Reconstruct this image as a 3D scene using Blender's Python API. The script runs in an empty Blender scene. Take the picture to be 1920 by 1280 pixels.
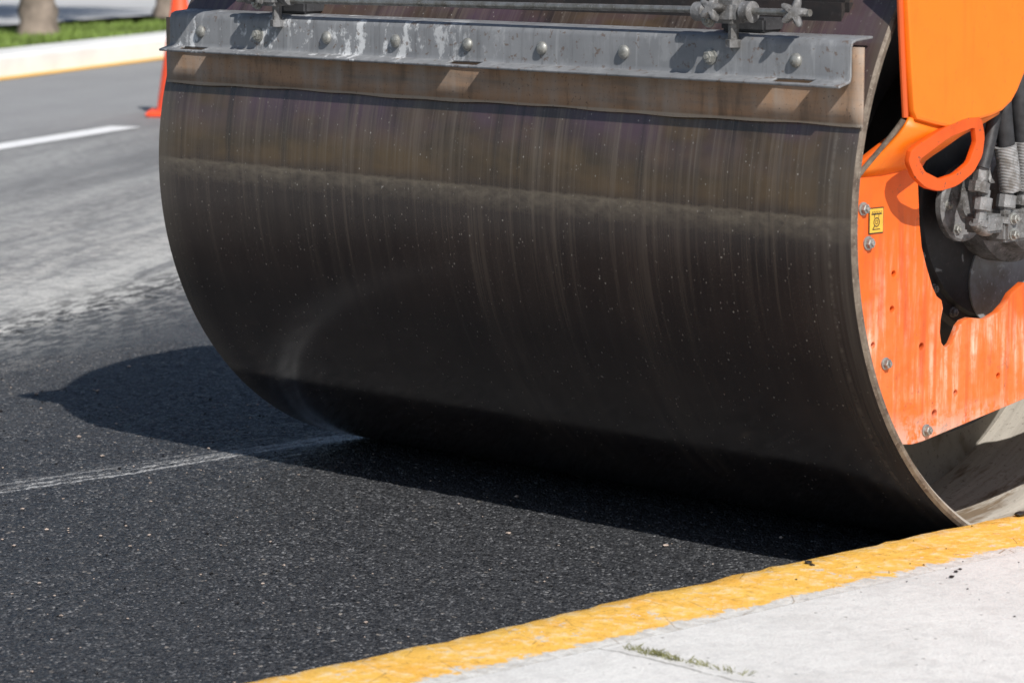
import bpy, bmesh, math, random
import numpy as np
from mathutils import Vector, Matrix
random.seed(7); rng=np.random.default_rng(5)
S=bpy.context.scene
COL=S.collection

# ------------------------------------------------------------------ nodes
class NB:
    def __init__(s,name):
        s.m=bpy.data.materials.new(name); s.m.use_nodes=True
        s.t=s.m.node_tree; s.t.nodes.clear()
        s.out=s.t.nodes.new('ShaderNodeOutputMaterial')
        s.b=s.t.nodes.new('ShaderNodeBsdfPrincipled')
        s.t.links.new(s.b.outputs[0],s.out.inputs[0])
        s.tc=s.t.nodes.new('ShaderNodeTexCoord')
    def link(s,a,b): s.t.links.new(a,b)
    def put(s,inp,v):
        if isinstance(v,bpy.types.NodeSocket): s.link(v,inp)
        elif isinstance(v,(tuple,list)) and len(v)==3 and inp.type=='RGBA': inp.default_value=(*v,1)
        else: inp.default_value=v
    def obj(s): return s.tc.outputs['Object']
    def uv(s): return s.tc.outputs['UV']
    def mp(s,vec,scale=(1,1,1),rot=None,loc=(0,0,0)):
        if rot is not None:
            r=s.t.nodes.new('ShaderNodeMapping'); s.link(vec,r.inputs[0]); r.inputs['Rotation'].default_value=rot; vec=r.outputs[0]
        n=s.t.nodes.new('ShaderNodeMapping'); s.link(vec,n.inputs[0])
        n.inputs['Scale'].default_value=scale;n.inputs['Location'].default_value=loc
        return n.outputs[0]
    def noise(s,vec,scale,detail=3,rough=.5,dist=0):
        n=s.t.nodes.new('ShaderNodeTexNoise'); s.link(vec,n.inputs['Vector'])
        n.inputs['Scale'].default_value=scale;n.inputs['Detail'].default_value=detail
        n.inputs['Roughness'].default_value=rough;n.inputs['Distortion'].default_value=dist
        return n.outputs['Fac']
    def vor2(s,vec,scale,feature='F1',rand=1):
        n=s.t.nodes.new('ShaderNodeTexVoronoi'); n.feature=feature; s.link(vec,n.inputs['Vector'])
        n.inputs['Scale'].default_value=scale; n.inputs['Randomness'].default_value=rand
        return n.outputs['Distance'],(n.outputs['Color'] if feature=='F1' else None)
    def ramp(s,f,a,b,lo=0.,hi=1.,smooth=False):
        n=s.t.nodes.new('ShaderNodeMapRange'); s.put(n.inputs[0],f)
        n.inputs[1].default_value=a;n.inputs[2].default_value=b;n.inputs[3].default_value=lo;n.inputs[4].default_value=hi
        n.clamp=True
        if smooth:n.interpolation_type='SMOOTHSTEP'
        return n.outputs[0]
    def mix(s,f,a,b,mode='MIX'):
        n=s.t.nodes.new('ShaderNodeMix'); n.data_type='RGBA'; n.blend_type=mode
        s.put(n.inputs[0],f); s.put(n.inputs[6],a); s.put(n.inputs[7],b); return n.outputs[2]
    def ma(s,op,a,b=0.,c=0.):
        n=s.t.nodes.new('ShaderNodeMath'); n.operation=op
        s.put(n.inputs[0],a);s.put(n.inputs[1],b);s.put(n.inputs[2],c); return n.outputs[0]
    def mul(s,*a):
        r=a[0]
        for b in a[1:]: r=s.ma('MULTIPLY',r,b)
        return r
    def sep(s,v):
        n=s.t.nodes.new('ShaderNodeSeparateXYZ'); s.link(v,n.inputs[0]); return n.outputs
    def band(s,x,c,w,soft):
        d=s.ma('ABSOLUTE',s.ma('SUBTRACT',x,c)); return s.ramp(d,w,w+soft,1,0)
    def bump(s,h,strength=.5,dist=.002,nrm=None):
        n=s.t.nodes.new('ShaderNodeBump'); n.inputs['Strength'].default_value=strength
        n.inputs['Distance'].default_value=dist; s.put(n.inputs['Height'],h)
        if nrm is not None: s.link(nrm,n.inputs['Normal'])
        return n.outputs[0]
    def done(s,col,rough=.6,metal=0.,nrm=None,spec=.5):
        s.put(s.b.inputs['Base Color'],col); s.put(s.b.inputs['Roughness'],rough)
        s.put(s.b.inputs['Metallic'],metal); s.b.inputs['Specular IOR Level'].default_value=spec
        if nrm is not None: s.link(nrm,s.b.inputs['Normal'])
        return s.m

def m_paint(name,col,dirt=(.12,.07,.04),amt=.5,rough=.4,white=0.):
    n=NB(name);o=n.obj()
    a=n.noise(o,9,4,.6); f=n.ramp(a,.5,.75,0,amt)
    c=n.mix(f,col,tuple(x*.72 for x in col))
    sp=n.noise(o,70,3,.7); c=n.mix(n.ramp(sp,.62,.70,0,amt),c,dirt)
    if white:
        s=n.sep(o); lo=s[2]
        st=n.noise(n.mp(o,(30,30,2.6)),1,5,.72); pat=n.noise(o,5,3,.6); fi=n.noise(o,45,3,.7)
        haze=n.mul(n.ramp(lo,.66,.45,0,.20),n.ramp(pat,.35,.6,.2,1),n.ramp(fi,.3,.6,.4,1)); c=n.mix(haze,c,(.80,.42,.22))
        msk=n.mul(n.ramp(st,.48,.66),n.ramp(lo,.72,.5,0,white),n.ramp(pat,.40,.56),n.ramp(fi,.35,.55,.35,1))
        c=n.mix(msk,c,(.80,.57,.45))
        dk=n.mul(n.ramp(n.noise(n.mp(o,(30,30,2.5),None,(3,1,0)),1,3,.6),.54,.68,0,.6),n.ramp(lo,.8,.6)); c=n.mix(dk,c,(.42,.06,.015))
        ru=n.noise(o,26,4,.72); c=n.mix(n.mul(n.ramp(ru,.60,.66,0,.85),n.ramp(lo,.48,.30)),c,(.20,.075,.035))
        c=n.mix(n.mul(n.ramp(ru,.42,.52,0,.6),n.ramp(lo,.34,.285)),c,(.55,.42,.36))
    else:
        s=n.sep(o); st=n.noise(n.mp(o,(30,30,2.)),1,4,.65)
        c=n.mix(n.ramp(st,.55,.72,0,.28),c,tuple(x*.6 for x in col))
    nr=n.bump(sp,.15,.001)
    return n.done(c,n.ramp(a,.3,.8,rough,rough+.25),0,nr)
def m_metal(name,col,dark,rough=.45,metal=.4,scale=30,bump=.25):
    n=NB(name);o=n.obj()
    a=n.noise(o,scale,4,.65); b=n.noise(o,scale*5,2,.6)
    c=n.mix(n.ramp(a,.38,.66),col,dark); c=n.mix(n.ramp(b,.6,.72,0,.5),c,tuple(min(1,x*1.8+.03) for x in col))
    return n.done(c,n.ramp(a,.3,.7,rough,rough+.2),metal,n.bump(b,bump,.001))

def m_drum():
    n=NB('drum_steel'); uv=n.uv(); s=n.sep(uv); u,v=s[0],s[1]
    base=n.noise(uv,3.,4,.6)
    c=n.mix(n.ramp(base,.35,.7),(.0185,.0118,.0098),(.037,.0240,.0190))
    c=n.mix(n.ramp(v,-.38,-.56,0,.6),c,(.010,.0078,.007))  # lower drum darkened in the colour, like the ground shade it reflects
    st=n.noise(n.mp(uv,(46,1.1,1)),1,4,.70); st2=n.noise(n.mp(uv,(7,.8,1)),1,2,.5); br=n.noise(n.mp(uv,(30,55,1)),1,4,.7)
    sf=n.noise(n.mp(uv,(150,2.,1)),1,3,.7)
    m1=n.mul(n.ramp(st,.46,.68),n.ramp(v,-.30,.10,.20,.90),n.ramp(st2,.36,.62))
    oz=n.noise(n.mp(uv,(4,9,1)),1,3,.6)
    zone=n.mul(n.ramp(v,.0,.03),n.ramp(oz,.42,.60,.35,.85))
    c=n.mix(zone,c,(.100,.062,.028))  # olive-brown tint on the upper drum paints in reflected trees
    pz=n.mul(n.ramp(v,.06,.15),n.ramp(n.noise(n.mp(uv,(2.5,5,1)),1,3,.6),.42,.56,0,.7)); c=n.mix(pz,c,(.086,.050,.076))
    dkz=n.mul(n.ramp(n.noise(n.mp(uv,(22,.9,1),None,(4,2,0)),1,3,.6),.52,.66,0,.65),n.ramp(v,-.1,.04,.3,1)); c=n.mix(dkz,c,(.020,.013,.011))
    c=n.mix(m1,c,(.145,.112,.085))
    c=n.mix(n.mul(n.ramp(sf,.54,.70),n.ramp(v,-.1,.08,.10,.45)),c,(.16,.13,.105))
    wob=n.ma('ADD',v,n.ramp(br,.3,.7,-.004,.004))
    ln=n.mul(n.ramp(wob,-.040,.006),n.ramp(wob,.013,.008),n.ramp(br,.32,.62,.30,1),n.ramp(oz,.3,.6,.6,1))
    c=n.mix(n.mul(ln,.75),c,(.20,.165,.12))
    er=n.noise(n.mp(uv,(80,2.5,1)),1,3,.6)
    e1=n.mul(n.ramp(u,.86,.99),n.ramp(er,.35,.65,.2,1))
    c=n.mix(n.mul(e1,.65),c,(.12,.10,.083))
    e3=n.mul(n.band(u,.952,.001,.006),n.ramp(br,.42,.66)); c=n.mix(n.mul(e3,.5),c,(.20,.17,.14))
    c=n.mix(n.ramp(u,-.93,-1.0,0,.6),c,(.10,.085,.068))
    def specks(vec,scale,thr,cut,amt,col,c):
        d,cc=n.vor2(vec,scale); rc=n.sep(cc)
        return n.mix(n.mul(n.ramp(d,thr,thr*.4),n.ramp(rc[0],cut,1.,0,amt)),c,col)
    c=specks(uv,70,.17,.93,1.,(.40,.37,.33),c); c=specks(n.mp(uv,(1,.7,1)),170,.30,.88,1.,(.28,.25,.22),c)
    fine=n.noise(uv,240,2,.7); c=n.mix(n.ramp(fine,.60,.72,0,.35),c,(.10,.08,.065))
    h=n.ma('ADD',n.noise(uv,9,2,.5),n.mul(fine,.2))
    ro=n.ma('ADD',n.ramp(st2,.3,.7,.12,.20),n.ramp(v,-.35,.0,.0,.11))
    return n.done(c,ro,.1,n.bump(h,.10,.001),.9)
def m_inner(name='dusty_inner_steel',k=1.,rot=None):
    n=NB(name);o=n.obj()
    a=n.noise(n.mp(o,(26,2.2,2.2)),1,4,.65,.3); b=n.noise(n.mp(o,(8,2.5,2.5)),1,5,.7,.5); g=n.noise(o,90,3,.7)
    A=lambda t:tuple(x*k for x in t)
    c=n.mix(n.ramp(a,.35,.68),A((.50,.465,.41)),A((.34,.31,.27))); c=n.mix(n.ramp(b,.50,.58,0,.9),c,A((.17,.12,.075)))
    c=n.mix(n.ramp(g,.58,.70,0,.6),c,A((.12,.10,.085)))
    return n.done(c,.85,0,n.bump(g,.5,.002),.2)
def m_blade():
    n=NB('rusty_blade_steel');o=n.obj()
    a=n.noise(n.mp(o,(3,3,30)),1,4,.65); b=n.noise(n.mp(o,(22,22,4)),1,4,.6); z=n.sep(o)[2]; g=n.noise(o,150,2,.7)
    c=n.mix(n.ramp(a,.40,.66),(.37,.235,.15),(.22,.17,.135)); c=n.mix(n.ramp(b,.44,.66,0,.7),c,(.36,.31,.27))
    c=n.mix(n.ramp(b,.42,.30,0,.6),c,(.11,.085,.07))
    c=n.mix(n.mul(n.band(z,.877,.003,.003),.6),c,(.52,.48,.43))
    c=n.mix(n.ramp(g,.62,.70,0,.55),c,(.06,.045,.038))
    return n.done(c,.7,.0,n.bump(g,.25,.001),.3)
def m_bar():
    n=NB('grey_painted_bar');o=n.obj();s=n.sep(o)
    a=n.noise(o,11,4,.65); b=n.noise(o,55,3,.7)
    c=n.mix(n.ramp(a,.35,.7),(.20,.205,.215),(.26,.267,.28))
    st=n.noise(n.mp(o,(60,60,5)),1,4,.6); c=n.mix(n.ramp(st,.55,.72,0,.45),c,(.08,.08,.082))
    c=n.mix(n.ramp(st,.42,.30,0,.3),c,(.46,.47,.48))
    sp=n.noise(n.mp(o,(14,14,9)),1,5,.75); zone=n.mul(n.ramp(sp,.55,.61),n.ramp(s[0],.10,-.25,.10,1))
    c=n.mix(n.mul(zone,.85),c,(.70,.71,.72))
    c=n.mix(n.ramp(b,.60,.66,0,.7),c,(.13,.085,.06))
    return n.done(c,n.ramp(a,.3,.7,.4,.6),.15,n.bump(b,.25,.001),.45)
def m_fresh():
    n=NB('fresh_asphalt');o=n.obj();s=n.sep(o)
    d,cc=n.vor2(o,185); rc=n.sep(cc)[0]; d2,cc2=n.vor2(o,80); rc2=n.sep(cc2)[1]
    big=n.noise(o,2.3,4,.6)
    c=n.mix(rc,(.018,.0188,.0212),(.066,.0685,.075))
    c=n.mix(n.ramp(rc,.88,.96,0,.8),c,(.21,.212,.22))
    c=n.mix(n.mul(n.ramp(rc2,.965,.975),n.ramp(d2,.45,.25)),c,(.26,.235,.21))
    c=n.mix(n.ramp(big,.35,.7,0,.3),c,(.052,.054,.059))
    far=n.ma('ADD',n.mul(s[0],-.89),n.mul(s[1],-.45))
    du=n.noise(n.mp(o,(5,1.2,1),(0,0,-.5)),1,5,.65); d3=n.noise(n.mp(o,(34,8,1),(0,0,-.5)),1,5,.75)
    c=n.mix(n.mul(n.ramp(far,1.5,2.7),n.ramp(du,.35,.65,.05,.6)),c,(.15,.148,.145))
    c=n.mix(n.mul(n.ramp(far,2.15,2.62),n.ramp(d3,.47,.56),.8),c,(.40,.39,.37))
    x=n.ma('ADD',s[0],n.ramp(n.noise(n.mp(o,(0,1.6,0)),1,1),.3,.7,-.014,.014))
    gr=n.noise(n.mp(o,(110,1.4,1)),1,3,.65); br=n.noise(n.mp(o,(70,16,1)),1,4,.7)
    m=n.mul(n.band(x,-1.065,.035,.045),n.ramp(gr,.50,.60),n.ramp(br,.36,.56),.75)
    m2=n.mul(n.band(x,-1.018,.004,.005),n.ramp(br,.32,.46,.3,1))
    m4=n.mul(n.band(x,-1.052,.0025,.005),n.ramp(br,.38,.52,.1,.9))
    m3=n.mul(n.band(x,-.93,.07,.06),n.ramp(gr,.56,.68,0,.5),n.ramp(br,.4,.55),n.ramp(s[1],-1.0,-.3))
    m=n.ma('MAXIMUM',n.ma('MAXIMUM',m,m2),n.ma('MAXIMUM',m3,m4))
    sp=n.mul(n.band(x,-1.03,.03,.02),n.ramp(s[1],-.40,-.2),n.ramp(br,.36,.48)); m=n.ma('MAXIMUM',m,sp)
    c=n.mix(n.mul(m,.85),c,(.46,.46,.46))
    h=n.ma('ADD',n.mul(d,-1.),n.mul(d2,-.7))
    ro=n.ramp(rc,0,1,.36,.72)
    return n.done(c,ro,0,n.bump(h,.9,.005),.5)
def m_old():
    n=NB('old_asphalt');o=n.obj();s=n.sep(o)
    rot=(0,0,-.62)
    a=n.noise(n.mp(o,(2.4,.20,1),rot),1,6,.68,0); b=n.noise(o,1.1,4,.6); g=n.noise(o,90,2,.75); mo=n.noise(o,16,5,.8)
    far=n.ma('ADD',n.mul(s[0],-.88),n.mul(s[1],-.47))
    c=n.mix(n.ramp(a,.38,.62),(.25,.252,.258),(.46,.46,.455))
    c=n.mix(n.ramp(mo,.45,.62,0,.55),c,(.18,.18,.182))
    fine=n.noise(n.mp(o,(9,.7,1),rot),1,6,.75,0)
    zone=n.ramp(far,4.9,3.0); c=n.mix(n.mul(zone,n.ramp(fine,.40,.56),n.ramp(mo,.58,.47,.25,1)),c,(.66,.64,.61))
    c=n.mix(n.mul(n.ramp(far,3.25,2.75),n.ramp(fine,.36,.48),n.ramp(mo,.62,.48,.3,1)),c,(.70,.69,.66))
    dk=n.noise(n.mp(o,(30,7,1),(0,0,-.5)),1,5,.75); c=n.mix(n.mul(n.ramp(far,2.95,2.66),n.ramp(dk,.45,.54)),c,(.07,.07,.072))
    c=n.mix(n.ramp(far,5.8,6.6,0,.85),c,n.mix(n.ramp(b,.3,.7),(.38,.382,.39),(.44,.44,.445)))
    c=n.mix(n.ramp(g,.38,.66,0,.4),c,(.12,.12,.12))
    return n.done(c,.85,0,n.bump(n.ma('ADD',g,n.mul(mo,2.5)),1.,.008),.25)
def m_conc():
    n=NB('pavement_concrete');o=n.obj()
    a=n.noise(o,2.2,6,.65); b=n.noise(o,28,4,.7); g=n.noise(o,260,2,.7); e=n.noise(o,6,5,.7)
    c=n.mix(n.ramp(a,.35,.68),(.84,.83,.805),(.70,.69,.67)); c=n.mix(n.ramp(b,.52,.68,0,.55),c,(.58,.57,.56)); c=n.mix(n.ramp(e,.50,.64,0,.5),c,(.58,.565,.545))
    sp,cc=n.vor2(o,55); rc=n.sep(cc)[0]; c=n.mix(n.mul(n.ramp(sp,.22,.12),n.ramp(rc,.93,.94)),c,(.22,.21,.20))
    s=n.sep(o); cr=n.ma('ADD',s[1],n.mul(s[0],.02)); cr=n.ma('ADD',cr,n.ramp(n.noise(n.mp(o,(9,0,0)),1,3),.3,.7,-.012,.012))
    c=n.mix(n.mul(n.band(cr,-1.575,.0012,.003),n.ramp(b,.35,.5,.2,.8)),c,(.16,.15,.13))
    c=n.mix(n.ramp(g,.45,.68,0,.5),c,(.48,.47,.46))
    return n.done(c,.9,0,n.bump(n.ma('ADD',g,n.mul(b,1.5)),.5,.004),.2)
def m_kerb():
    n=NB('yellow_kerb_paint');o=n.obj();s=n.sep(o)
    a=n.noise(o,9,5,.7); b=n.noise(o,38,4,.75); g=n.noise(o,220,2,.7)
    c=n.mix(n.ramp(a,.35,.7),(.95,.58,.12),(.93,.47,.07))
    c=n.mix(n.ramp(b,.50,.64,0,.8),c,(.95,.72,.40)); c=n.mix(n.mul(n.ramp(b,.41,.33),.8),c,(.55,.30,.08))
    xb=n.ma('ADD',s[0],n.ma('ADD',n.ramp(a,.3,.7,-.022,.022),n.ramp(b,.3,.7,-.012,.012)))
    cc=n.mix(n.ramp(b,.4,.7),(.76,.75,.72),(.50,.48,.45))
    c=n.mix(n.ramp(xb,1.216,1.224),c,cc)
    chip=n.noise(o,17,5,.78); c=n.mix(n.mul(n.ramp(chip,.60,.62),n.ramp(xb,1.05,1.20,.5,1)),c,cc)
    c=n.mix(n.mul(n.ramp(s[2],.107,.093),n.ramp(b,.35,.6,.2,.8)),c,(.25,.15,.05))
    ck,_=n.vor2(n.mp(o,(3,7,3)),1.6,'DISTANCE_TO_EDGE'); c=n.mix(n.mul(n.ramp(ck,.008,.002,0,.75),n.ramp(a,.43,.52)),c,(.20,.12,.05))
    c=n.mix(n.ramp(g,.58,.72,0,.5),c,(.5,.28,.06))
    return n.done(c,.6,0,n.bump(n.ma('ADD',g,n.mul(b,2.5)),.6,.003),.35)
def m_simple(name,col,var=.25,scale=6,rough=.8,metal=0.,bump=.2,spec=.4):
    n=NB(name);o=n.obj();a=n.noise(o,scale,4,.6)
    c=n.mix(n.ramp(a,.3,.7),tuple(x*(1-var) for x in col),tuple(min(1,x*(1+var)) for x in col))
    return n.done(c,rough,metal,n.bump(n.noise(o,scale*8,2),bump,.002),spec)
def m_sleeve():
    n=NB('ribbed_hose_sleeve');o=n.obj();z=n.sep(o)[2]
    w=n.ma('SINE',n.mul(n.ma('ADD',z,n.mul(n.sep(o)[1],.3)),1150.)); a=n.noise(o,60,3,.6)
    c=n.mix(n.ramp(w,-1,1),(.21,.21,.215),(.32,.32,.325)); c=n.mix(n.ramp(a,.46,.62,0,.8),c,(.12,.11,.10))
    return n.done(c,.6,0,n.bump(w,.3,.0012))

DRUM=m_drum(); INNER=m_inner(); INNERD=m_inner('shade_darkened_web_steel',.5); BLADE=m_blade(); BAR=m_bar()  # INNERD: inner steel with its colour darkened to imitate shade on the web
ORANGE=m_paint('orange_paint',(.82,.175,.004),(.30,.09,.02),.3,.34)
ORANGEP=m_paint('weathered_orange_paint',(.76,.120,.006),(.28,.08,.03),.55,.45,.85)
RIM=m_metal('rusty_rim',(.20,.165,.13),(.09,.065,.05),.6,.2,40)
BOLT=m_metal('galvanised_bolt',(.36,.36,.34),(.18,.18,.17),.4,.5,60)
CHAR=m_metal('charcoal_casting',(.030,.031,.034),(.055,.055,.06),.5,.2,25)
GREYC=m_metal('grey_casting',(.24,.24,.245),(.085,.08,.075),.55,.3,30,.5)
DARK=m_metal('dark_frame_paint',(.02,.018,.018),(.04,.03,.028),.6,.1,20)
STEEL=m_metal('zinc_rod',(.34,.34,.33),(.18,.17,.15),.38,.7,40)
RUBBER=m_simple('hose_rubber',(.030,.030,.033),.4,60,.5)
SLEEVE=m_sleeve()
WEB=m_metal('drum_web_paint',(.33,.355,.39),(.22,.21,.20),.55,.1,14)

# ------------------------------------------------------------------ helpers
def add(o,mat=None,parent=None,label=None):
    if o.name not in COL.objects: COL.objects.link(o)
    if mat is not None:
        o.data.materials.clear()
        for m in (mat if isinstance(mat,list) else [mat]): o.data.materials.append(m)
    if parent is not None: o.parent=parent
    if label:o['label']=label
    return o
def mesh(name,V,Fc,mat=None,parent=None,smooth=False,mi=None):
    me=bpy.data.meshes.new(name); me.from_pydata([tuple(v) for v in V],[],Fc); me.update()
    if smooth: me.polygons.foreach_set('use_smooth',[True]*len(me.polygons))
    o=bpy.data.objects.new(name,me); add(o,mat,parent)
    if mi: me.polygons.foreach_set('material_index',mi)
    return o
def from_bm(name,bm,mat,parent,smooth=False,auto=None):
    me=bpy.data.meshes.new(name); bm.normal_update(); bm.to_mesh(me); bm.free()
    if smooth:
        me.polygons.foreach_set('use_smooth',[True]*len(me.polygons))
        if auto: me.set_sharp_from_angle(angle=auto)
    return add(bpy.data.objects.new(name,me),mat,parent)
def bake(name,cu,mat,parent,M=None,smooth=True):
    tmp=bpy.data.objects.new('tmp',cu); COL.objects.link(tmp); bpy.context.view_layer.update()
    me=bpy.data.meshes.new_from_object(tmp.evaluated_get(bpy.context.evaluated_depsgraph_get()))
    bpy.data.objects.remove(tmp); 
    if M is not None: me.transform(M)
    if smooth:
        me.polygons.foreach_set('use_smooth',[True]*len(me.polygons)); me.set_sharp_from_angle(angle=math.radians(35))
    me.name=name
    return add(bpy.data.objects.new(name,me),mat,parent)
MX=Matrix(((0,0,1,0),(1,0,0,0),(0,1,0,0),(0,0,0,1)))
def plate(name,outer,holes,x,th,mat,parent,bev=.002):
    cu=bpy.data.curves.new(name,'CURVE'); cu.dimensions='2D'; cu.fill_mode='BOTH'
    cu.extrude=max(th/2-bev,1e-4); cu.bevel_depth=bev; cu.bevel_resolution=1; cu.offset=-bev
    for P in [outer]+holes:
        sp=cu.splines.new('POLY'); sp.points.add(len(P)-1); sp.use_cyclic_u=True
        for i,q in enumerate(P): sp.points[i].co=(q[0],q[1],0,1)
    return bake(name,cu,mat,parent,Matrix.Translation((x,0,0))@MX)
def smoothpoly(P,k=2,r=.25):
    for _ in range(k):
        Q=[]
        for i in range(len(P)):
            a=Vector(P[i]);b=Vector(P[(i+1)%len(P)]); Q+= [tuple(a*(1-r)+b*r),tuple(a*r+b*(1-r))]
        P=Q
    return P
def circ(c,r,n=16): return [(c[0]+r*math.cos(2*math.pi*i/n),c[1]+r*math.sin(2*math.pi*i/n)) for i in range(n)]
def tube(name,P,r,mat,parent,res=6,smooth_path=True):
    cu=bpy.data.curves.new(name,'CURVE'); cu.dimensions='3D'; cu.bevel_depth=r; cu.bevel_resolution=res; cu.use_fill_caps=True
    if smooth_path and len(P)>2:
        sp=cu.splines.new('NURBS'); sp.points.add(len(P)-1); sp.order_u=min(4,len(P)); sp.use_endpoint_u=True; sp.resolution_u=8
    else:
        sp=cu.splines.new('POLY'); sp.points.add(len(P)-1)
    for i,q in enumerate(P): sp.points[i].co=(*q,1)
    return bake(name,cu,mat,parent)
def lathe(name,prof,axis,centre,mat,parent,n=48,caps=True):
    bm=bmesh.new(); ax=Vector(axis).normalized(); u=ax.orthogonal().normalized(); w=ax.cross(u); c=Vector(centre)
    rings=[]
    for a,r in prof:
        rings.append([bm.verts.new(c+ax*a+(u*math.cos(2*math.pi*i/n)+w*math.sin(2*math.pi*i/n))*max(r,1e-5)) for i in range(n)])
    for A,B in zip(rings,rings[1:]):
        for i in range(n): bm.faces.new((A[i],A[(i+1)%n],B[(i+1)%n],B[i]))
    if caps:
        bm.faces.new(rings[0][::-1]); bm.faces.new(rings[-1])
    bmesh.ops.recalc_face_normals(bm,faces=bm.faces)
    return from_bm(name,bm,mat,parent,True,math.radians(35))
def box(name,a,b,mat,parent,bev=.004,seg=2,rz=0.):
    bm=bmesh.new(); bmesh.ops.create_cube(bm,size=1)
    a=Vector(a);b=Vector(b);c=(a+b)/2;d=b-a
    for v in bm.verts: v.co=Vector((v.co.x*d.x,v.co.y*d.y,v.co.z*d.z))
    if bev: bmesh.ops.bevel(bm,geom=bm.edges[:],offset=bev,segments=seg,affect='EDGES')
    if rz: bmesh.ops.rotate(bm,verts=bm.verts,cent=(0,0,0),matrix=Matrix.Rotation(rz,3,'Z'))
    bmesh.ops.translate(bm,vec=c,verts=bm.verts)
    return from_bm(name,bm,mat,parent,True,math.radians(35))
def bolt(name,pos,axis,r,h,parent,mat=BOLT,hexh=True):
    ax=Vector(axis).normalized();u=ax.orthogonal().normalized();w=ax.cross(u);c=Vector(pos);bm=bmesh.new()
    def ring(a,rr,n,ph=0): return [bm.verts.new(c+ax*a+(u*math.cos(ph+2*math.pi*i/n)+w*math.sin(ph+2*math.pi*i/n))*rr) for i in range(n)]
    def stack(pr,n,ph=0):
        R=[ring(a,rr,n,ph) for a,rr in pr]
        for A,B in zip(R,R[1:]):
            for i in range(n): bm.faces.new((A[i],A[(i+1)%n],B[(i+1)%n],B[i]))
        bm.faces.new(R[-1])
    if hexh:
        stack([(0,r*1.3),(h*.25,r*1.3),(h*.28,r*1.2)],20); stack([(h*.25,r),(h*.9,r),(h,r*.85)],6,.4); stack([(h*.9,r*.45),(h*1.25,r*.45),(h*1.3,r*.35)],12)
    else:
        stack([(0,r),(h*.35,r*.98),(h*.65,r*.82),(h*.88,r*.5),(h,r*.15)],20)
    bmesh.ops.recalc_face_normals(bm,faces=bm.faces)
    return from_bm(name,bm,mat,parent,True,math.radians(30))
def empty(name,loc,label,cat,group=None):
    o=bpy.data.objects.new(name,None); o.location=loc; COL.objects.link(o); o['label']=label;o['category']=cat
    if group:o['group']=group
    return o

# ------------------------------------------------------------------ ROAD ROLLER
ROL=empty('road_roller',(0,0,0),"orange road roller with black steel drum beside a yellow kerb","road roller")
R=.70; XE=1.008; Z0=.70
N=320
RI=R-.022
prof=[(-XE+.0,R-.018,1),(-XE,R-.004,1),(-XE+.004,R,0)]+[(x,R,0) for x in np.linspace(-.98,.98,29)]+[(XE-.005,R,0),(XE,R-.005,1),(XE,R-.013,1),(XE-.012,RI,2),(.45,RI,2)]
V=[];Fc=[];mi=[];uvs=[]
for x,r,_ in prof:
    for i in range(N):
        a=-math.pi+2*math.pi*i/N
        V.append((x,-r*math.cos(a),Z0+r*math.sin(a)))
for k in range(len(prof)-1):
    m=0 if (prof[k][2]==0 and prof[k+1][2]==0) else (2 if prof[k+1][2]==2 else 1)
    for i in range(N):
        j=(i+1)%N; Fc.append((k*N+i,(k+1)*N+i,(k+1)*N+j,k*N+j)); mi.append(m)
        a0=(-math.pi+2*math.pi*i/N)*R;a1=(-math.pi+2*math.pi*(i+1)/N)*R;x0=prof[k][0];x1=prof[k+1][0]
        uvs+= [(x0,a0),(x1,a0),(x1,a1),(x0,a1)]
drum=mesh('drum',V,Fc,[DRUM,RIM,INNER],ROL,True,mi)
ul=drum.data.uv_layers.new(name='UVMap'); ul.data.foreach_set('uv',np.array(uvs,dtype=np.float32).ravel())
drum.data.set_sharp_from_angle(angle=math.radians(40)); drum['label']="worn black steel drum streaked with dust"
lathe('drum_web',[(-.012,.24),(-.012,.679),(.0,.679),(.0,.24)],(1,0,0),(.50,0,Z0),INNERD,drum,96,False)
lathe('drum_web',[(0,.001),(0,.679),(.012,.679)],(1,0,0),(-.72,0,Z0),WEB,drum,96,False)
lathe('light_blocking_disc',[(.0,.24),(.0,.50),(.012,.50),(.012,.24)],(1,0,0),(.66,0,Z0),CHAR,drum,96,False)  # unseen disc added inside the drum to block stray sunlight
hub=lathe('hub_flange',[(-.24,.285),(.0,.285),(.05,.285),(.06,.275),(.06,.25),(.07,.245),(.07,.02)],(1,0,0),(.735,0,Z0),CHAR,drum,64)
for k in range(20):
    a=2*math.pi*k/20+.1; bolt('bolt',(.795,.262*math.cos(a),Z0+.262*math.sin(a)),(1,0,0),.008,.011,hub,GREYC)
lathe('grey_hub_disc',[(0,.095),(.004,.095),(.005,.093),(.005,.01)],(1,0,0),(.805,.0,.53),WEB,drum,40)  # plain light grey disc added for the grey area of the hub face
mot=lathe('travel_motor',[(0,.13),(.06,.13),(.075,.11),(.11,.105),(.12,.085),(.13,.08)],(1,0,0),(.80,-.02,.70),GREYC,ROL,40)
box('valve_block',(.93,-.235,.635),(1.0,-.02,.695),GREYC,mot,.006)
box('valve_block',(.94,-.29,.655),(.995,-.235,.69),GREYC,mot,.005)
lathe('motor_cover',[(0,.075),(.012,.075),(.016,.07),(.016,.03),(.03,.028)],(1,0,0),(.86,-.20,.70),GREYC,mot,32)
for k in range(6):
    a=k*math.pi/3; bolt('bolt',(.874,-.20+.056*math.cos(a),.70+.056*math.sin(a)),(1,0,0),.008,.01,mot,BOLT)
for k,(y,z) in enumerate([(-.215,.65),(-.215,.68),(-.12,.65)]): bolt('bolt',(1.0,y,z),(1,0,0),.009,.012,mot)
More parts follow.
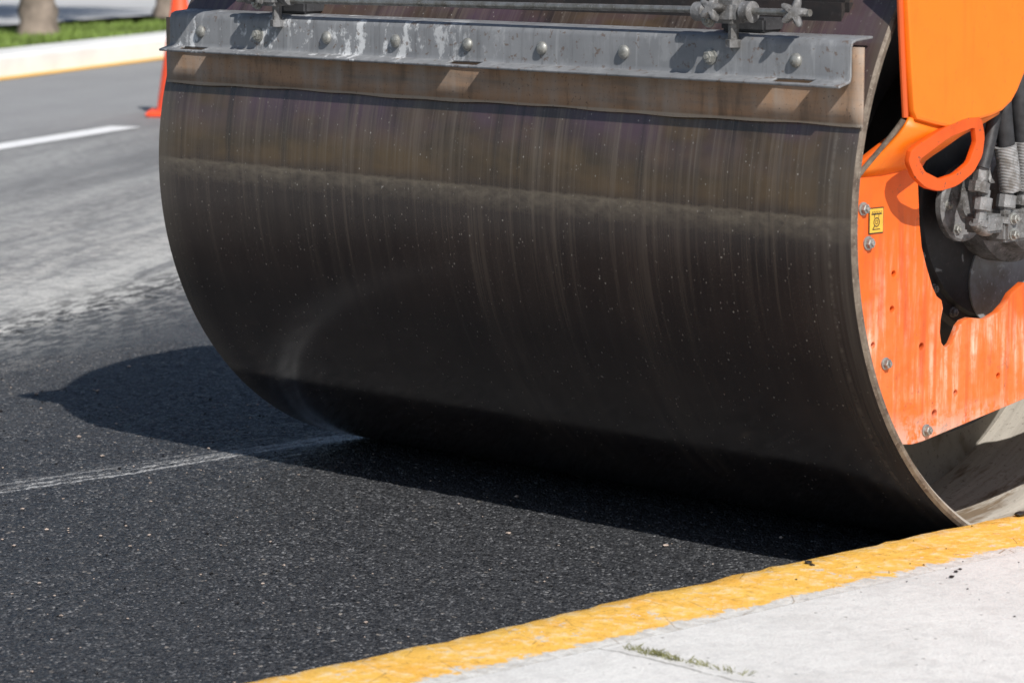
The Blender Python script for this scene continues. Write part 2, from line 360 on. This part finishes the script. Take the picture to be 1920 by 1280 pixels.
for (y,z) in [(-.30,.70),(-.225,.70),(-.17,.70)]:
    lathe('hose_fitting',[(0,.017),(.012,.017),(.013,.012),(.03,.012),(.031,.019),(.055,.019),(.056,.013),(.07,.013)],(0,.18,1),(.985,y,z-.03),GREYC,mot,10)
tube('hose_elbow',[(.985,-.31,.68),(.985,-.30,.665),(.98,-.27,.66),(.96,-.24,.66)],.014,GREYC,mot)
lathe('hose_fitting',[(0,.020),(.02,.020),(.021,.015),(.05,.015)],(0,.25,1),(.985,-.305,.735),GREYC,mot,6)
tube('hydraulic_hose',[(.99,-.300,.78),(.99,-.275,.84),(.985,-.25,.92),(.98,-.22,1.02),(.97,-.15,1.15)],.013,RUBBER,ROL)
tube('hydraulic_hose',[(.99,-.215,.745),(.995,-.235,.83),(.99,-.25,.91),(.99,-.24,1.0),(.98,-.18,1.15)],.017,RUBBER,ROL)
tube('hydraulic_hose',[(.99,-.165,.745),(1.0,-.185,.82),(1.0,-.215,.90),(1.0,-.20,1.0),(.98,-.10,1.15)],.018,RUBBER,ROL)
tube('hydraulic_hose',[(.96,-.12,.70),(.97,-.14,.80),(.97,-.16,.90),(.96,-.12,1.05)],.016,RUBBER,ROL)
tube('hose_sleeve',[(.99,-.212,.735),(.994,-.225,.78),(.994,-.236,.82)],.0215,SLEEVE,ROL)
tube('hose_sleeve',[(.99,-.162,.735),(.997,-.172,.78),(1.0,-.188,.83)],.0225,SLEEVE,ROL)

rp=.6715
arc=[]
a0=math.atan2(.792-Z0,.638);a1=math.atan2(.282-Z0,.527)
for i in range(25):
    a=a0+(a1-a0)*i/24; arc.append((-rp*math.cos(a),Z0+rp*math.sin(a)))
low=[(-.50,.273),(-.47,.270),(-.44,.272),(-.126,.319)]
half=arc+low
outer=half+[(-y,z) for y,z in half[::-1]]+[(.486,.90),(.45,1.46),(-.38,1.46),(-.40,.93),(-.486,.876)]
cl=[(-.467,.764),(-.460,.684),(-.452,.64),(-.437,.603),(-.418,.563),(-.405,.545),(-.390,.536),(-.385,.520),(-.391,.500),(-.393,.475),(-.388,.455),(-.378,.445),(-.366,.443),(-.354,.450),(-.343,.466),(-.333,.482),(-.320,.491),(-.301,.494),(-.251,.487),(-.215,.497),(-.190,.512),(-.173,.530),(-.135,.548)]
cu_=[(-.182,.903),(-.275,.866),(-.353,.838),(-.43,.815),(-.455,.79)]
cut=cl+[(0,.53),(.135,.548)]+[(-y,z) for y,z in cl[::-1][1:]]+[(-y,z) for y,z in cu_[::-1]]+[(.10,1.0),(-.10,.985),(-.135,.958)]+cu_
holes=[circ(c,r,14) for c,r in [((-.534,.597),.006),((-.537,.531),.0065),((-.591,.469),.006),((-.448,.453),.007),((-.405,.321),.008),((-.21,.373),.006),((-.342,.354),.006)]]
panel=plate('side_frame_panel',outer,[cut]+holes,.962,.016,ORANGEP,ROL,.002)
panel['label']="sun-bleached orange steel panel with chalky drips and rust"
for (y,z,r) in [(-.628,.724,.0095),(-.612,.660,.010),(-.556,.432,.009),(-.432,.293,.009)]:
    bolt('bolt',(.970,y,z),(1,0,0),r,.012,panel)
YEL=m_simple('label_yellow',(.66,.40,.05),.12,60,.5); BLK=m_simple('label_black',(.02,.02,.02),.1,20,.5)
LY,LZ=-.590,.700
lab=box('warning_label',(.9705,LY-.021,LZ-.024),(.9716,LY+.021,LZ+.024),BLK,panel,0)
box('label_field',(.9717,LY-.019,LZ-.022),(.9722,LY+.019,LZ+.022),YEL,lab,0)
V=[];Fc=[]
def quad2(p,q,w):
    d=Vector((q[0]-p[0],q[1]-p[1]));
    if d.length==0:return
    nrm=Vector((-d.y,d.x)).normalized()*w/2; i=len(V)
    for a,b in ((p,1),(q,1),(q,-1),(p,-1)): V.append((.9727,LY+a[0]+nrm.x*b,LZ+a[1]+nrm.y*b))
    Fc.append((i,i+1,i+2,i+3))
quad2((-.015,.012),(.015,.012),.0022)
for k in range(6): quad2((-.014+.005*k,.013),(-.011+.005*k,.0175),.0014)
quad2((-.006,.012),(-.006,.005),.0014);quad2((.006,.012),(.006,.005),.0014)
for k in range(14):
    a=2*math.pi*k/14;b=2*math.pi*(k+1)/14
    quad2((.008*math.cos(a),-.003+.008*math.sin(a)),(.008*math.cos(b),-.003+.008*math.sin(b)),.002)
    quad2((.0035*math.cos(a),-.003+.0035*math.sin(a)),(.0035*math.cos(b),-.003+.0035*math.sin(b)),.0014)
quad2((-.006,-.010),(-.011,-.016),.002);quad2((-.012,-.016),(.010,-.016),.0016)
mesh('label_pictogram',V,Fc,BLK,lab)

ub=[(-.612,1.18),(-.607,1.104),(-.594,.99),(-.583,.905),(-.572,.888),(-.52,.876),(-.453,.864),(-.420,.868),(-.388,.879),(-.350,.884),(-.318,.892),(-.290,.908),(-.272,.928),(-.255,.955),(-.243,.979),(-.20,1.04),(-.12,1.10),(0,1.13),(.12,1.10),(.25,.98),(.35,.89),(.57,.888),(.60,1.10),(.55,1.48),(-.585,1.48)]
body=plate('upper_frame_plate',ub,[],1.038,.022,ORANGE,ROL,.006)
up=[(-.581,.892),(-.52,.876),(-.453,.864),(-.420,.868),(-.388,.879),(-.350,.884),(-.318,.892)]
lo=[(-.640,.782),(-.575,.782),(-.505,.788),(-.45,.80),(-.40,.822),(-.345,.843),(-.285,.865)]
V=[];Fc=[];K=7
for i in range(len(up)):
    for k in range(K):
        t=k/(K-1); x=.9715+(1.040-.9715)*math.sin(t*math.pi/2)**1.2
        V.append((x,lo[i][0]+(up[i][0]-lo[i][0])*t,lo[i][1]+(up[i][1]-lo[i][1])*t))
for i in range(len(up)-1):
    for k in range(K-1):
        a=i*K+k; Fc.append((a,a+K,a+K+1,a+1))
ch=mesh('frame_shoulder',V,Fc,ORANGE,ROL,True)
sm=ch.modifiers.new('s','SOLIDIFY'); sm.thickness=.008; sm.offset=-1
tube('frame_lip',[(.966,-.642,.782),(.985,-.626,.812),(1.012,-.605,.85),(1.03,-.588,.888)],.0055,RIM,ROL,3)
tube('frame_lip',[(1.034,-.589,.892),(1.034,-.598,.97),(1.034,-.611,1.104),(1.034,-.617,1.2)],.006,m_paint('red_edge_paint',(.60,.09,.015),(.2,.1,.05),.5),ROL,3)
box('frame_crossbeam',(-.72,.0,1.44),(1.04,.55,1.62),ORANGE,ROL,.02)
box('side_arm',(-.975,-.30,.55),(-.955,.30,1.25),ORANGE,ROL,.008)
eo=[(-.596,.812),(-.578,.784),(-.545,.762),(-.504,.753),(-.452,.760),(-.404,.782),(-.378,.812),(-.372,.848),(-.384,.884),(-.43,.884),(-.50,.868),(-.588,.835)]
eh=[(-.566,.814),(-.548,.792),(-.505,.776),(-.458,.783),(-.418,.802),(-.398,.838),(-.404,.866),(-.48,.850)]
eye=plate('tie_down_eye',smoothpoly(eo,1,.15),[smoothpoly(eh,1,.10)],1.044,.012,m_paint('chipped_orange_paint',(.66,.085,.004),(.10,.05,.03),1.,.4),ROL,.0015)
eye['label']="chipped orange steel tie-down eye"

DX=-.012
def bar():
    bm=bmesh.new(); x0,x1=-.968,.99
    slots=[(-.912,-.827),(-.047,.043),(.818,.913)]
    pr=[(-.630,1.036),(-.676,1.032),(-.686,1.028),(-.690,1.018),(-.690,.967),(-.6915,.960),(-.694,.957)]
    xs=sorted(set([x0,x1]+[v for s_ in slots for v in s_]+list(np.linspace(x0,x1,40))))
    def sheet(pts,xs,skip=()):
        g=[[bm.verts.new((x,p[0],p[1])) for p in pts] for x in xs]
        for i in range(len(xs)-1):
            if any(a-1e-6<=xs[i] and xs[i+1]<=b+1e-6 for a,b in skip): continue
            for k in range(len(pts)-1): bm.faces.new((g[i][k],g[i][k+1],g[i+1][k+1],g[i+1][k]))
    sheet(pr,xs); sheet([(-.694,.957),(-.716,.9515)],xs,slots); sheet([(-.716,.9515),(-.724,.949)],xs)
    bmesh.ops.remove_doubles(bm,verts=bm.verts,dist=1e-5)
    bmesh.ops.recalc_face_normals(bm,faces=bm.faces)
    o=from_bm('scraper_bar',bm,BAR,ROL,True,math.radians(50))
    s=o.modifiers.new('s','SOLIDIFY'); s.thickness=.005; s.offset=0
    b=o.modifiers.new('b','BEVEL'); b.width=.0012; b.segments=2; b.limit_method='ANGLE'; b.angle_limit=math.radians(50)
    return o
BR=bar()
for k,x in enumerate([-.846,-.648,-.425,-.209,.006,.218,.441,.665,.874]):
    if k in (1,7): bolt('bolt',(x+DX,-.6925,.991),(0,-1,0),.0115,.013,BR,BOLT)
    else: bolt('bolt',(x+DX,-.6925,.992),(0,-1,0),.0135,.010,BR,BOLT,False)
V=[];Fc=[];nx=80
for i in range(nx+1):
    x=-.988+(2.0)*i/nx
    for k in range(5):
        t=k/4; z=.876+(1.02-.876)*t+ (0 if k else .0015*math.sin(x*9)+.001*math.sin(x*31)); y=-.683+.0008*math.sin(x*7)
        V.append((x,y,z))
for i in range(nx):
    for k in range(4):
        a=i*5+k; Fc.append((a,a+5,a+6,a+1))
bl=mesh('scraper_blade',V,Fc,BLADE,ROL,True); s=bl.modifiers.new('s','SOLIDIFY'); s.thickness=.006; s.offset=0
bl['label']="rusty brown scraper blade touching the drum"
box('scraper_support_beam',(-.90,-.60,1.050),(.90,-.53,1.105),DARK,ROL,.01)
box('shadow_tip_block',(-.84,-.83,1.17),(-.72,-.52,1.20),DARK,ROL,.004)  # unseen block added above the view to shape the tip of the drum shadow
for x in (-.60,.70):
    box('scraper_bracket',(x-.055,-.66,1.038),(x+.055,-.60,1.065),CHAR,ROL,.005)
tube('adjusting_rod',[(-.72,-.70,1.066),(.60,-.70,1.078)],.0065,STEEL,ROL,4,False)
tube('adjusting_rod',[(.60,-.70,1.078),(.90,-.70,1.079)],.0065,STEEL,ROL,4,False)
def knob(x,y,z,axis,r,mat,parent):
    bm=bmesh.new(); ax=Vector(axis).normalized(); u=ax.orthogonal().normalized(); w=ax.cross(u); n=40; c=Vector((x,y,z)); rg=[]
    for a,s_ in ((-.011,.7),(-.007,1.),(.007,1.),(.011,.7)):
        rg.append([bm.verts.new(c+ax*a+(u*math.cos(2*math.pi*i/n)+w*math.sin(2*math.pi*i/n))*r*s_*(.74+.26*math.cos(5*2*math.pi*i/n))) for i in range(n)])
    for A,B in zip(rg,rg[1:]):
        for i in range(n): bm.faces.new((A[i],A[(i+1)%n],B[(i+1)%n],B[i]))
    bm.faces.new(rg[0][::-1]);bm.faces.new(rg[-1]); bmesh.ops.recalc_face_normals(bm,faces=bm.faces)
    return from_bm('star_knob',bm,mat,parent,True,math.radians(40))
knob(.872,-.71,1.079,(.55,-1,.1),.028,GREYC,ROL)
for x0 in (-.60,.705):
    cl_=box('rod_clamp',(x0-.03,-.725,1.055),(x0+.03,-.675,1.098),GREYC,ROL,.008)
    lathe('rod_collar',[(0,.014),(.002,.018),(.026,.018),(.028,.014)],(1,0,0),(x0-.085,-.70,1.075),GREYC,cl_,24)
    lathe('rod_collar',[(0,.014),(.002,.020),(.022,.020),(.024,.014)],(1,0,0),(x0+.035,-.70,1.077),GREYC,cl_,24)
    knob(x0-.012,-.735,1.083,(.2,-1,.3),.026,GREYC,cl_)
    lathe('clamp_bolt',[(0,.010),(.03,.010),(.031,.015),(.045,.015)],(0,0,-1),(x0+.01,-.70,1.056),GREYC,cl_,6)
    bolt('bolt',(x0-.045,-.705,1.06),(0,-1,0),.011,.013,cl_)

# ------------------------------------------------------------------ GROUND
def sheet(name,pts,z,mat):
    o=mesh(name,[(x,y,z) for x,y in pts],[tuple(range(len(pts)))],mat); o['kind']='structure'; return o
sheet('ground',[(-400,-400),(400,-400),(400,400),(-400,400)],-.020,m_simple('far_ground',(.30,.30,.29),.15,1.5,.9,0,.2,.2))
sheet('old_road',[(1.02,-14),(1.02,40),(-32.6,40),(-1.65,-14)],-.012,m_old())
e=Vector((-.45,.893)); P=[]
base=Vector((-3.13,.40))
for i in range(1400):
    t=-8+i*.013; nrm=Vector((-.893,-.45)); w=.02*math.sin(t*1.7)+.012*math.sin(t*5.1+1)+rng.normal(0,.03)
    q=base+e*t+nrm*w
    if q.x<1.0: P.append((q.x,q.y))
FR=m_fresh()
fresh=sheet('fresh_asphalt_road',P+[(1.05,P[-1][1]),(1.05,P[0][1])],-.004,FR)
gx0,gx1,gy0,gy1,gs=-2.75,1.03,-2.45,.75,.0048
nx=int((gx1-gx0)/gs);ny=int((gy1-gy0)/gs)
def blur(a,k):
    for _ in range(2):
        for ax in (0,1):
            a=sum(np.roll(a,j,ax) for j in range(-k,k+1))/(2*k+1)
    return a
h=rng.normal(size=(nx,ny)); h1=blur(h,1)*.5+h*.14; h1/=h1.std(); h2=blur(rng.normal(size=(nx,ny)),7); h2/=h2.std()
H=np.clip(h1,-2.6,1.5)*.00100+h2*.0005-.0008
ex=np.minimum.reduce([np.arange(nx)[:,None]*np.ones(ny),(np.arange(ny)[None,:])*np.ones((nx,1)),(ny-1-np.arange(ny))[None,:]*np.ones((nx,1))])
tap=np.clip(ex/25,0,1); H=H*tap-.0035*(1-tap)
X=gx0+gs*(np.arange(nx)[:,None]+rng.uniform(-.3,.3,(nx,ny))); Y=gy0+gs*(np.arange(ny)[None,:]+rng.uniform(-.3,.3,(nx,ny)))
co=np.stack([X,Y,H],-1).reshape(-1,3).astype(np.float32)
ii=(np.arange(nx-1)[:,None]*ny+np.arange(ny-1)[None,:]).ravel()
qd=np.stack([ii,ii+ny,ii+ny+1,ii+1],-1).astype(np.int32)
me=bpy.data.meshes.new('fresh_asphalt_road'); me.vertices.add(len(co)); me.vertices.foreach_set('co',co.ravel())
me.loops.add(qd.size); me.loops.foreach_set('vertex_index',qd.ravel()); me.polygons.add(len(qd)); me.polygons.foreach_set('loop_start',np.arange(0,qd.size,4,dtype=np.int32))
me.update(calc_edges=True); me.polygons.foreach_set('use_smooth',[True]*len(qd)); me.materials.append(FR)
go=bpy.data.objects.new('fresh_asphalt_road',me); COL.objects.link(go); go['kind']='structure'

WHITE=NB('worn_white_paint'); o=WHITE.obj(); WHITE=WHITE.done(WHITE.mix(WHITE.ramp(WHITE.noise(o,14,4,.7),.55,.68,0,.6),(.84,.84,.84),(.50,.50,.50)),.7)
d=Vector((-.465,.885));nn=Vector((.885,.465));p=Vector((-9.9,6.04))
def strip(name,p,d,nn,L0,L1,w,z,mat):
    return sheet(name,[tuple(p+d*L0-nn*w/2),tuple(p+d*L0+nn*w/2),tuple(p+d*L1+nn*w/2),tuple(p+d*L1-nn*w/2)],z,mat)
strip('lane_marking',p,d,nn,-3.2,-.0,.19,-.007,WHITE)
strip('lane_marking',p,d,nn,-13,-9.5,.19,-.007,WHITE)
V=[];Fc=[]; ys=np.linspace(-7,16,700); prk=[(1.021,-.05),(1.019,.068),(1.020,.093),(1.026,.106),(1.038,.1125),(1.08,.1145),(1.14,.115),(1.20,.1145),(1.255,.114)]
for j,y in enumerate(ys):
    wb=.004*math.sin(y*2.1)+.003*math.sin(y*7.3+2)+rng.normal(0,.0022)
    for k,(x,z) in enumerate(prk):
        V.append((x+(wb if k<6 else 0),y,z+(.0015*math.sin(y*3+k)+rng.normal(0,.0010) if 3<=k<7 else 0)))
K=len(prk)
for j in range(len(ys)-1):
    for k in range(K-1):
        a=j*K+k; Fc.append((a,a+K,a+K+1,a+1)[::-1])
kb=mesh('kerb',V,Fc,m_kerb(),None,True); kb['kind']='structure'
sheet('pavement',[(1.255,-9),(12,-9),(12,18),(1.255,18)],.1138,m_conc())
K0=Vector((-14.53,8.47));ed=Vector((-.5,.866));nd=Vector((-.866,-.5))
def pt(l,w): q=K0+ed*l+nd*w; return (q.x,q.y)
YK=m_simple('faded_yellow_paint',(.88,.50,.10),.12,3,.7); KW=m_simple('pale_kerb_concrete',(.76,.76,.75),.1,2,.8)
sheet('yellow_edge_line',[pt(-12,-.16),pt(22,-.16),pt(22,0),pt(-12,0)],-.007,YK)
V=[];Fc=[];pr=[(0,-.02),(.02,.12),(.05,.15),(.36,.155)]
for i in range(35):
    for w,z in pr: V.append((*pt(-12+i,w),z))
for i in range(34):
    for k in range(3): a=i*4+k; Fc.append((a,a+4,a+5,a+1))
mk=mesh('median_kerb',V,Fc,KW); mk['kind']='structure'
far_edge=[(-16.9,6.9),(-17.9,10.87),(-18.4,12.97),(-19.7,18.4),(-22,26)]
G=NB('lawn_soil');o=G.obj();GM=G.done(G.mix(G.ramp(G.noise(o,5,5,.7),.35,.65),(.06,.10,.025),(.21,.23,.08)),.9)
poly=[pt(-6,.36),pt(20,.36)]+far_edge[::-1]
sheet('lawn',poly,.156,GM)
def inpoly(x,y,P):
    c=False;j=len(P)-1
    for i in range(len(P)):
        if (P[i][1]>y)!=(P[j][1]>y) and x<(P[j][0]-P[i][0])*(y-P[i][1])/(P[j][1]-P[i][1])+P[i][0]: c=not c
        j=i
    return c
V=[];Fc=[]
while len(Fc)<9000:
    x=rng.uniform(-19.5,-14.5);y=rng.uniform(8,15)
    if not inpoly(x,y,poly):continue
    a=rng.uniform(0,6.28);h=rng.uniform(.02,.06);w=.008;lx,ly=rng.normal(0,.025,2);i=len(V)
    V+= [(x-w*math.cos(a),y-w*math.sin(a),.155),(x+w*math.cos(a),y+w*math.sin(a),.155),(x+lx,y+ly,.155+h)];Fc.append((i,i+1,i+2))
g=mesh('grass',V,Fc,m_simple('grass_blades',(.15,.22,.045),.5,1.5,.7));g['kind']='stuff'
sheet('far_road',[(-60,-10),(-19,6),(-19.2,12.5),(-24,32),(-60,60)],-.003,m_simple('bleached_road',(.50,.50,.50),.15,.6,.85,0,.2,.2))
def palm(x,y,h,r,lab):
    T=empty('palm_tree',(x,y,.15),lab,'tree','palm trees on the median lawn')
    bm=bmesh.new();n=18;rings=[];m=60
    for k in range(m):
        t=k/(m-1);z=-.05+h*t; rr=r*(1+.35*math.exp(-t*22))*(1-.25*t)*(1+.05*((k%2)*2-1))
        rings.append([bm.verts.new((rr*(1+.06*rng.normal())*math.cos(6.2832*i/n),rr*(1+.06*rng.normal())*math.sin(6.2832*i/n),z)) for i in range(n)])
    for A,B in zip(rings,rings[1:]):
        for i in range(n): bm.faces.new((A[i],A[(i+1)%n],B[(i+1)%n],B[i]))
    from_bm('trunk',bm,m_simple('palm_bark',(.24,.195,.16),.5,5,.9,0,.8),T,True)
    V=[];Fc=[]
    for f in range(26):
        a=f*2.4;el=.9-1.3*(f/26);L=1.9;P=Vector((0,0,h-.05));dr=Vector((math.cos(a)*math.cos(el),math.sin(a)*math.cos(el),math.sin(el)))
        sd=Vector((-math.sin(a),math.cos(a),0))
        for k in range(22):
            Q=P+dr*(L/22);dr=(dr+Vector((0,0,-.07))).normalized()
            for sg in(-1,1):
                tip=P+sd*sg*(.45*math.sin(.3+2.7*k/22))+dr*.2+Vector((0,0,-.12));i=len(V)
                V+= [tuple(P),tuple(Q),tuple(tip)];Fc.append((i,i+1,i+2))
            P=Q
    mesh('crown',V,Fc,m_simple('palm_frond',(.06,.10,.025),.4,3,.6),T)
palm(-16.85,10.5,5.2,.135,"grey-brown palm trunk standing in the grass median")
palm(-19.36,13.87,5.8,.14,"distant palm trunk at the edge of the grass median")
C=empty('traffic_cone',(-10.475,6.895,-.012),"red-orange traffic cone standing on the old road","traffic cone")
RED=m_simple('cone_plastic',(.95,.10,.035),.08,5,.45,0,.05)
lathe('cone_body',[(.03,.150),(.05,.142),(.70,.044),(.72,.038),(.72,.030)],(0,0,1),(0,0,0),RED,C,40,False)
box('cone_base',(-.195,-.195,0.0),(.195,.195,.035),RED,C,.012,2,math.radians(47))

# ------------------------------------------------------------------ loose stuff
def rock(L,c,r,flat=.6):
    a=rng.uniform(0,6.28)
    for p in [(1,0,0),(-1,0,0),(0,1,0),(0,-1,0),(0,0,1),(0,0,-1),(.7,.7,.5),(-.7,.6,.5),(.6,-.7,.5),(-.6,-.7,.4)]:
        k=rng.uniform(.7,1.15); x,y,z=[q*r*k for q in p]; L.append((c[0]+x*math.cos(a)-y*math.sin(a),c[1]+x*math.sin(a)+y*math.cos(a),c[2]+z*flat+r*flat*.6))
def hull(name,pts,rs,mat):
    bm=bmesh.new()
    for c,r in zip(pts,rs):
        B=[];rock(B,c,r); vs=[bm.verts.new(v) for v in B]
        bmesh.ops.convex_hull(bm,input=vs)
    for v in [v for v in bm.verts if not v.link_faces]: bm.verts.remove(v)
    return from_bm(name,bm,mat,None)
pts=[];rs=[]
while len(pts)<620:
    x=rng.uniform(-3.0,1.0);y=rng.uniform(-3.2,.3)
    if -1.0<x and y>-.2: continue
    pts.append((x,y,0));rs.append(min(.0075,.0014+rng.exponential(.0011)))
ch=hull('stone_chips',pts,rs,m_simple('pale_stone',(.42,.34,.29),.35,40,.8)); ch['kind']='stuff'
pts=[(-1.98,-.50,0),(-1.93,-.49,0),(-1.95,-.55,0)];rs=[.014,.008,.006]
while len(pts)<320:
    x=rng.uniform(-3.0,1.0);y=rng.uniform(-3.2,.3)
    if -1.0<x and y>-.2: continue
    pts.append((x,y,0));rs.append(rng.uniform(.002,.005))
Zp=.114
pts+= [(1.29,-.744,Zp),(1.312,-.786,Zp),(1.28,-.72,Zp),(1.055,-.247,Zp),(1.07,-.20,Zp),(1.10,-.26,Zp),(1.065,-.878,Zp),(1.08,-.885,Zp)];rs+=[.005,.006,.004,.013,.007,.005,.009,.006]
for _ in range(60): pts.append((rng.uniform(1.05,1.6),rng.uniform(-1.0,0.4),Zp)); rs.append(rng.uniform(.0012,.003))
cr=hull('asphalt_crumbs',pts,rs,m_simple('bitumen_crumb',(.022,.021,.022),.3,40,.5)); cr['kind']='stuff'
V=[];Fc=[]
for k in range(200):
    x=rng.choice([rng.normal(1.36,.035),rng.uniform(1.28,1.54)]);y=-1.576+rng.normal(0,.006)
    a=rng.uniform(0,6.28);h=rng.uniform(.004,.013);lx,ly=rng.normal(0,.008,2);w=.0011;i=len(V)
    V+= [(x-w*math.cos(a),y-w*math.sin(a),.113),(x+w*math.cos(a),y+w*math.sin(a),.113),(x+lx*.5+w*.6,y+ly*.5,.113+h*.7),(x+lx,y+ly,.113+h)];Fc+= [(i,i+1,i+2),(i,i+2,i+3)]
w_=mesh('weeds',V,Fc,m_simple('weed_leaf',(.20,.20,.08),.5,60,.7)); w_['kind']='stuff'

# ------------------------------------------------------------------ LIGHT
sd=Vector((1.08,-.445,1.0)).normalized()
sun=bpy.data.lights.new('sun','SUN'); sun.energy=5; sun.angle=math.radians(.53); sun.color=(1,.965,.91)
so=bpy.data.objects.new('sun',sun); so.rotation_euler=sd.to_track_quat('Z','Y').to_euler(); COL.objects.link(so)
W=bpy.data.worlds.new('World'); S.world=W; W.use_nodes=True; nt=W.node_tree
bg=nt.nodes['Background']; sk=nt.nodes.new('ShaderNodeTexSky'); sk.sky_type='NISHITA'; sk.sun_disc=False
sk.sun_elevation=math.asin(sd.z); sk.sun_rotation=math.atan2(sd.x,sd.y)
nt.links.new(sk.outputs[0],bg.inputs[0]); bg.inputs[1].default_value=.08
# ------------------------------------------------------------------ CAMERA
f,pi_,ro,th=6054.3616,.1369,.0011,.774
F=Vector((-math.cos(th)*math.cos(pi_),math.sin(th)*math.cos(pi_),-math.sin(pi_)));R0=Vector((math.sin(th),math.cos(th),0));U0=R0.cross(F)
Rt=R0*math.cos(ro)+U0*math.sin(ro);U=-R0*math.sin(ro)+U0*math.cos(ro)
cam=bpy.data.cameras.new('camera'); cam.sensor_width=36; cam.lens=f/1920*36; cam.clip_end=2000; cam.clip_start=.05
cam.dof.use_dof=True; cam.dof.focus_distance=6.6; cam.dof.aperture_fstop=8
co=bpy.data.objects.new('camera',cam); M=Matrix((Rt,U,-F)).transposed().to_4x4(); M.translation=Vector((4.7187,-5.1857,1.2875)); co.matrix_world=M
COL.objects.link(co); S.camera=co
S.view_settings.view_transform='Standard'; S.view_settings.look='None'; S.view_settings.exposure=0
